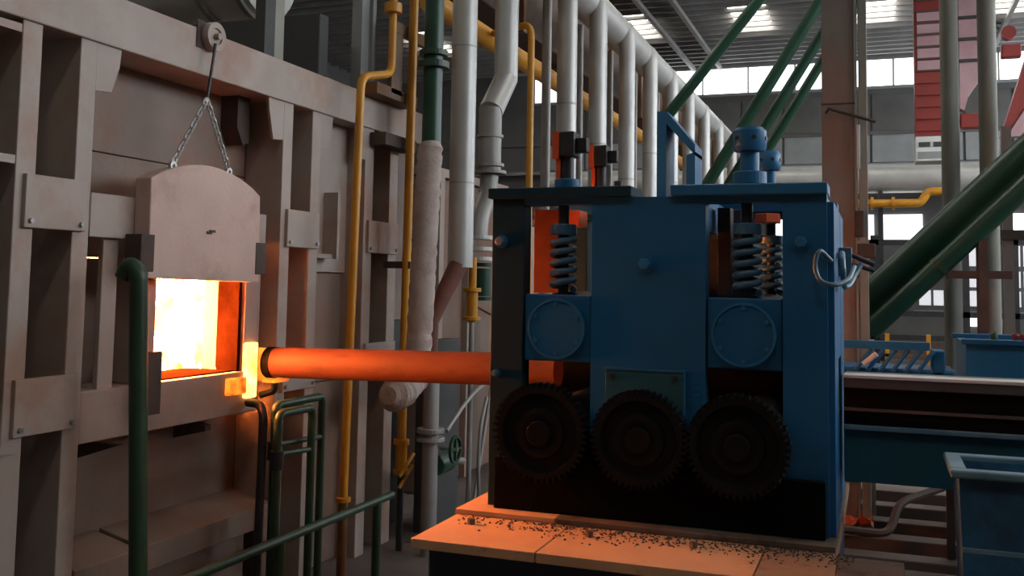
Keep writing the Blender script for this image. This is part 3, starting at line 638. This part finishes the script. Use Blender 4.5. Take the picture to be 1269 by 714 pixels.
# brown-grey housings behind the drop pipes
for i, (y0, y1, z1) in enumerate(((8.2, 10.2, 2.6), (10.8, 13.6, 2.2), (14.2, 18.5, 2.5), (19.2, 25.5, 2.4))):
    fh = thing('burner_housing', (-4.6, y0, FZ), ('low grey burner housing next to the furnace behind first drop pipes', 'grey burner housing behind the third and fourth drop pipes', 'long grey burner housing behind the middle drop pipes', 'far grey burner housing behind the last drop pipes')[i], 'housing')
    B(-5.4, -3.9, y0, y1, FZ, z1).build('housing_body', 'shell', fh, .02)
    for k in range(int((y1-y0)/.7)): B(-3.92, -3.84, y0+.2+k*.7, y0+.3+k*.7, FZ, z1+.05).build('stiffener', 'furnace', fh)
    B(-5.45, -3.85, y0-.03, y1+.03, z1, z1+.08).build('lid', 'furnace', fh)
up = thing('upper_brown_duct', (-4.2, 9.5, 4.3), 'dark brown square duct above the gas main', 'duct')
B(-4.6, -3.85, 8.0, 26, 4.55, 5.5).build('duct_body', 'rustdark', up, .02)
for i in range(9): B(-4.65, -3.80, 8.5+i*2, 8.6+i*2, 4.5, 5.55).build('duct_band', 'bronze', up)
# silver cross duct over the furnace
cd = thing('cross_duct', (-6, 7.2, 3.9), 'silver cross duct high behind the dark flue box', 'duct')
MB().cyl((-9.5, 7.2, 4.35), (-5.0, 7.2, 4.35), .46, 36).build('duct_body', 'white', cd, smooth=True)
for x in (-5.5, -5.1): MB().ring((x, 7.2, 4.35), (x+.05, 7.2, 4.35), .50, .45, 36).build('duct_band', 'silverdull', cd)

# ------------------------------------------------------------------ green pipework in front of the furnace
pipe('green_standpipe', 'greendark', [(-3.15, 3.53, 1.60), (-3.12, 3.53, 1.66), (-3.07, 3.53, 1.62), (-3.08, 3.66, FZ)], .040, 'dark green standpipe with rounded top before the furnace door', rnd=.04)
hr = thing('green_handrail', (-3.1, 5, FZ), 'low dark green handrail running along the furnace foot', 'handrail')
MB().cyl((-3.03, 3.72, .21), (-3.03, 5.96, .20), .026, 14).build('rail', 'greendark', hr, smooth=True)
for y in (4.66, 5.76): MB().cyl((-3.03, y, FZ), (-3.03, y, .20), .03, 14).build('rail_post', 'greendark', hr, smooth=True)
for nm, ya, yb, zt, lb in (('green_pipe_loop', 4.74, 5.09, .86, 'small green pipe loop rising beside the hot trough'), ('green_pipe_loop', 4.80, 5.30, .90, 'taller green pipe loop behind the small green loop')):
    xx = -3.12 if yb < 5.2 else -3.18
    t = pipe(nm, 'greendark', [(xx, ya, FZ), (xx, ya, zt), (xx, yb, zt), (xx, yb, FZ)], .024, lb, rnd=.05)
    MB().cyl((xx, ya, zt-.22), (xx, yb, zt-.24), .016, 10).build('cross_pipe', 'greendark', t, smooth=True)
    MB().cyl((xx, ya, zt-.30), (xx, ya, zt-.20), .038, 14).build('union_nut', 'darksteel', t)
pipe('green_bypass', 'darksteel', [(-3.385, 4.83, .90), (-3.28, 4.80, .90), (-3.23, 4.76, .84), (-3.23, 4.74, FZ)], .024, 'dark curved pipe under the glowing lip of the furnace', rnd=.08)

# ------------------------------------------------------------------ right hand background
hc = thing('hall_column', (-.24, 8, FZ), 'tall rusty brown steel column behind the blue machine', 'column')
B(-.405, -.165, 7.98, 8.04, FZ, ZR).build('front_flange', 'column', hc, .006)
B(-.30, -.27, 8.04, 8.32, FZ, ZR).build('web', 'column', hc)
B(-.405, -.165, 8.32, 8.38, FZ, ZR).build('rear_flange', 'column', hc, .006)
B(-.160, -.145, 7.96, 8.10, FZ, ZR).build('cable_duct', 'pole', hc); B(-.135, -.072, 7.96, 8.10, FZ, ZR).build('cable_duct', 'pole', hc, .004)
for z in (1.2, 3.03): B(-.41, -.16, 7.975, 7.985, z, z+.012).build('seam', 'rustdark', hc)
MB().tube([(-.375, 7.95, 2.96), (-.345, 7.94, 3.0), (-.33, 7.93, 2.985), (-.01, 7.92, 2.875)], .012, 8).build('hook_rod', 'rustdark', hc, smooth=True)
MB().box(-.15, -.125, 7.93, 7.96, 2.52, 2.86).build('tube_light', 'white', hc, .004)
MB().box(-.17, -.10, 7.92, 7.96, 2.0, 2.2).box(-.15, -.02, 7.90, 7.96, 1.84, 1.95).build('junction_box', 'rustdark', hc, .01)
for x, lb in ((.573, 'khaki steel pole just right of the rusty column'), (.861, 'khaki steel pole farther from the rusty column')):
    po = thing('steel_pole', (x, 8.95, FZ), lb, 'pole')
    MB().cyl((x, 8.95, FZ), (x, 8.95, ZR-.27), .072, 24).build('shaft', 'pole', po, smooth=True)
    MB().cyl((x, 8.95, FZ), (x, 8.95, FZ+.03), .13, 24).build('base_plate', 'pole', po)
    B(x-.02, x+.02, 9.0, 9.05, FZ, ZR-.27).build('rear_fin', 'rustdark', po)
px_ = thing('steel_pole', (1.15, 9.2, FZ), 'dark rectangular post behind the khaki poles', 'pole')
B(.985, 1.06, 9.2, 9.3, FZ, 3.0).build('shaft', 'column', px_); B(.80, 1.3, 9.18, 9.3, 2.04, 2.12).build('arm', 'rustdark', px_)
for a, b, rr, lb in (((-.155, 8.62, 1.438), (1.775, 8.62, 3.365), .130, 'thick dark green pipe slanting steeply up past the khaki poles'), ((-.08, 8.40, 1.266), (1.75, 8.40, 3.10), .078, 'thinner dark green pipe slanting just below the thick one')):
    t = thing('slanted_green_pipe', a, lb, 'pipe')
    a = Vector(a); b = Vector(b); dv = (b-a).normalized()
    MB().cyl(a, b, rr, 28).build('pipe_run', 'green', t, smooth=True)
    if rr < .1: MB().cyl(a+dv*.72, a+dv*.76, rr*1.08, 28).build('collar', 'greendark', t)
# trestle that carries the two slanted pipes
tr = thing('pipe_trestle', (.7, 8.5, FZ), 'dark steel trestle carrying the slanted green pipes', 'trestle')
B(.72, .78, 8.35, 8.6, FZ, 2.0).build('upright', 'rustdark', tr); B(-.10, -.04, 8.42, 8.58, FZ, 1.2).build('upright', 'pole', tr); B(.5, .95, 8.36, 8.5, 1.70, 1.76).build('cross_bar', 'rustdark', tr)
for i, (a, b, rr) in enumerate((((-2.46, 12, 3.67), (-.55, 12, 6.03), .066), ((-2.10, 12, 2.59), (-.30, 12, 5.51), .07), ((-1.86, 12, 2.55), (-.33, 12, 5.03), .062), ((-1.62, 12, 2.60), (-.34, 12, 4.70), .058))):
    k = (11.5+.15*i)/12; a = Vector((a[0]*k, 12*k, 1.6+(a[2]-1.6)*k)); b = Vector((b[0]*k, 12*k, 1.6+(b[2]-1.6)*k))
    b = a+(b-a)*((ZR-.02-a.z)/(b.z-a.z))
    t = tag(MB().cyl(a, b, rr, 20).build('diagonal_brace_pipe', 'green', None, smooth=True),
            ('lone green brace pipe rising from the blue angled bracket', 'green brace pipe, highest of the three side by side', 'green brace pipe, middle of the three side by side', 'green brace pipe, lowest of the three side by side')[i], 'pipe', 'green diagonal brace pipes')
# red crane
cr = thing('red_crane', (1.4, 22, 4.3), 'red overhead crane mast with louvred panels and small white cab', 'crane')
B(.74, 1.36, 22.0, 22.5, 4.80, ZR).build('mast', 'red', cr, .01)
for i in range(13):
    z = 4.9 + i*.25; B(.78, 1.36, 21.94, 22.0, z, z+(.03 if i < 6 else .035)).build('louvre', 'red' if i < 5 else 'rustdark', cr)
for i in range(5): B(.80, 1.34, 21.97, 22.0, 6.18+i*.26, 6.38+i*.26).build('pale_panel', 'pink', cr)
MB().prism([(1.60, 8.2), (2.02, 8.2), (1.96, 5.90), (1.76, 5.60), (1.68, 5.30), (1.60, 5.35)], 'y', 22.0, 22.3).build('side_sheet', 'pink', cr)
for z in (6.3, 6.75, 7.2): B(1.58, 2.05, 21.94, 22.0, z, z+.06).build('sheet_rib', 'darksteel', cr)
B(1.36, 1.60, 22.1, 22.4, 5.0, 8.2).build('side_frame', 'rustdark', cr)
B(1.60, 2.05, 21.95, 22.2, 4.93, 5.24).build('motor_box', 'red', cr, .03)
B(2.38, 2.75, 21.95, 22.2, 6.35, 6.62).build('motor_box', 'red', cr, .03); MB().cyl((2.52, 22.1, 6.85), (2.52, 21.9, 6.85), .14, 16).build('drum', 'red', cr)
MB().prism([(2.35, 4.75), (2.72, 4.75), (3.05, 6.4), (2.85, 6.4)], 'y', 22.0, 22.4).build('slanted_arm', 'red', cr)
MB().prism([(2.45, 4.73), (2.75, 4.73), (2.80, 5.30)], 'y', 21.95, 22.0).build('arm_gusset', 'pink', cr)
B(.74, 1.40, 21.9, 22.6, 4.27, 4.78).build('cab', 'white', cr, .01)
for a in (.80, 1.08): B(a, a+.22, 21.88, 21.9, 4.56, 4.66).build('cab_window', 'darkpanel', cr)
B(.78, 1.36, 21.88, 21.9, 4.32, 4.46).build('cab_window', 'panel', cr)
# silver main on the back wall, yellow pipe below it
bd = thing('wall_duct', (0, 28.9, 4.2), 'broad silver duct crossing the far wall', 'duct')
MB().cyl((-9.5, 28.9, 4.66), (8.6, 28.9, 4.66), .40, 32).build('duct_body', 'silver', bd, smooth=True)
for x in (-6, -3, 0, 3, 6): B(x, x+.12, 28.55, 28.95, FZ, 4.3).build('duct_stand', 'darksteel', bd)
pipe('wall_gas_pipe', 'yellow', [(-1.2, 28.2, 3.92), (1.05, 28.2, 3.92), (1.25, 28.2, 4.22), (2.0, 28.2, 4.22)], .11, 'yellow gas pipe with a jog below the far silver duct', flanges=[((-.15, 28.2, 3.92), (1, 0, 0), .17, .08), ((.38, 28.2, 3.92), (1, 0, 0), .17, .08)], rnd=.1)
# rusty far frame
ff = thing('far_steel_frame', (2, 27, FZ), 'dark far steel frame with yellow railing by the lower windows', 'steel frame')
for x in (-.2, 1.9, 3.0): B(x, x+.2, 26.9, 27.1, FZ, 3.0).build('upright', 'darksteel', ff)
for z in (.35, .95, 2.75): B(-.4, 4.2, 26.9, 27.1, z, z+.14).build('cross_bar', 'darksteel', ff)
B(.3, 2.0, 26.6, 26.9, -.1, .35).build('equipment_box', 'rustdark', ff)
for x in (.10, .85): B(x, x+.08, 20.9, 20.98, FZ, .75).build('railing_post', 'yellow', ff)
B(.10, 1.9, 20.9, 20.96, .3, .36).build('railing', 'bronze', ff)
# blue equipment behind the conveyor
bf = thing('blue_cradle', (0, 7, FZ), 'low blue steel cradle of bars behind the conveyor', 'cradle')
B(-.30, .45, 6.9, 7.3, .92, 1.10).build('cradle_body', 'blue', bf, .02)
for x in (-.29, .40): B(x, x+.05, 7.2, 7.25, FZ, .95).build('leg', 'darksteel', bf)
B(-.30, .30, 6.86, 6.92, 1.22, 1.27).build('top_bar', 'bluelight', bf)
for i in range(6): MB().cyl((-.15+i*.075, 6.88, 1.08), (-.05+i*.075, 6.88, 1.22), .014, 8).build('strut', 'bluelight', bf, smooth=True)
MB().cyl((-.10, 6.85, 1.12), (-.02, 6.83, 1.19), .018, 10).build('bright_rod', 'white', bf)
B(.31, .39, 6.9, 7.1, .92, 1.22).build('end_post', 'blue', bf, .01)
bt = thing('blue_tank', (.9, 7.2, FZ), 'blue open tank with red fittings on its rim right of conveyor cradle', 'tank')
MB().box(.515, 2.2, 6.95, 7.0, .5, 1.27).box(.515, 2.2, 7.8, 7.85, .5, 1.27).box(.515, .565, 7.0, 7.8, .5, 1.27).box(2.15, 2.2, 7.0, 7.8, .5, 1.27).box(.565, 2.15, 7.0, 7.8, .5, .9).build('tank_body', 'bluelight', bt)
for x in (.6, 2.05): B(x, x+.08, 7.3, 7.38, FZ, .5).build('leg', 'darksteel', bt)
MB().box(.49, 2.23, 6.91, 7.02, 1.265, 1.30).box(.49, 2.23, 7.78, 7.88, 1.265, 1.30).build('tank_rim', 'blue', bt, .006)
for x, rr in ((.68, .022), (.80, .02), (.86, .035), (.93, .03)):
    MB().tube([(x, 6.96, 1.30), (x, 6.96, 1.33), (x+.01, 6.96, 1.345)], [rr, rr, rr*.5], 12).build('red_cap', 'red' if x > .7 else 'green', bt, smooth=True)
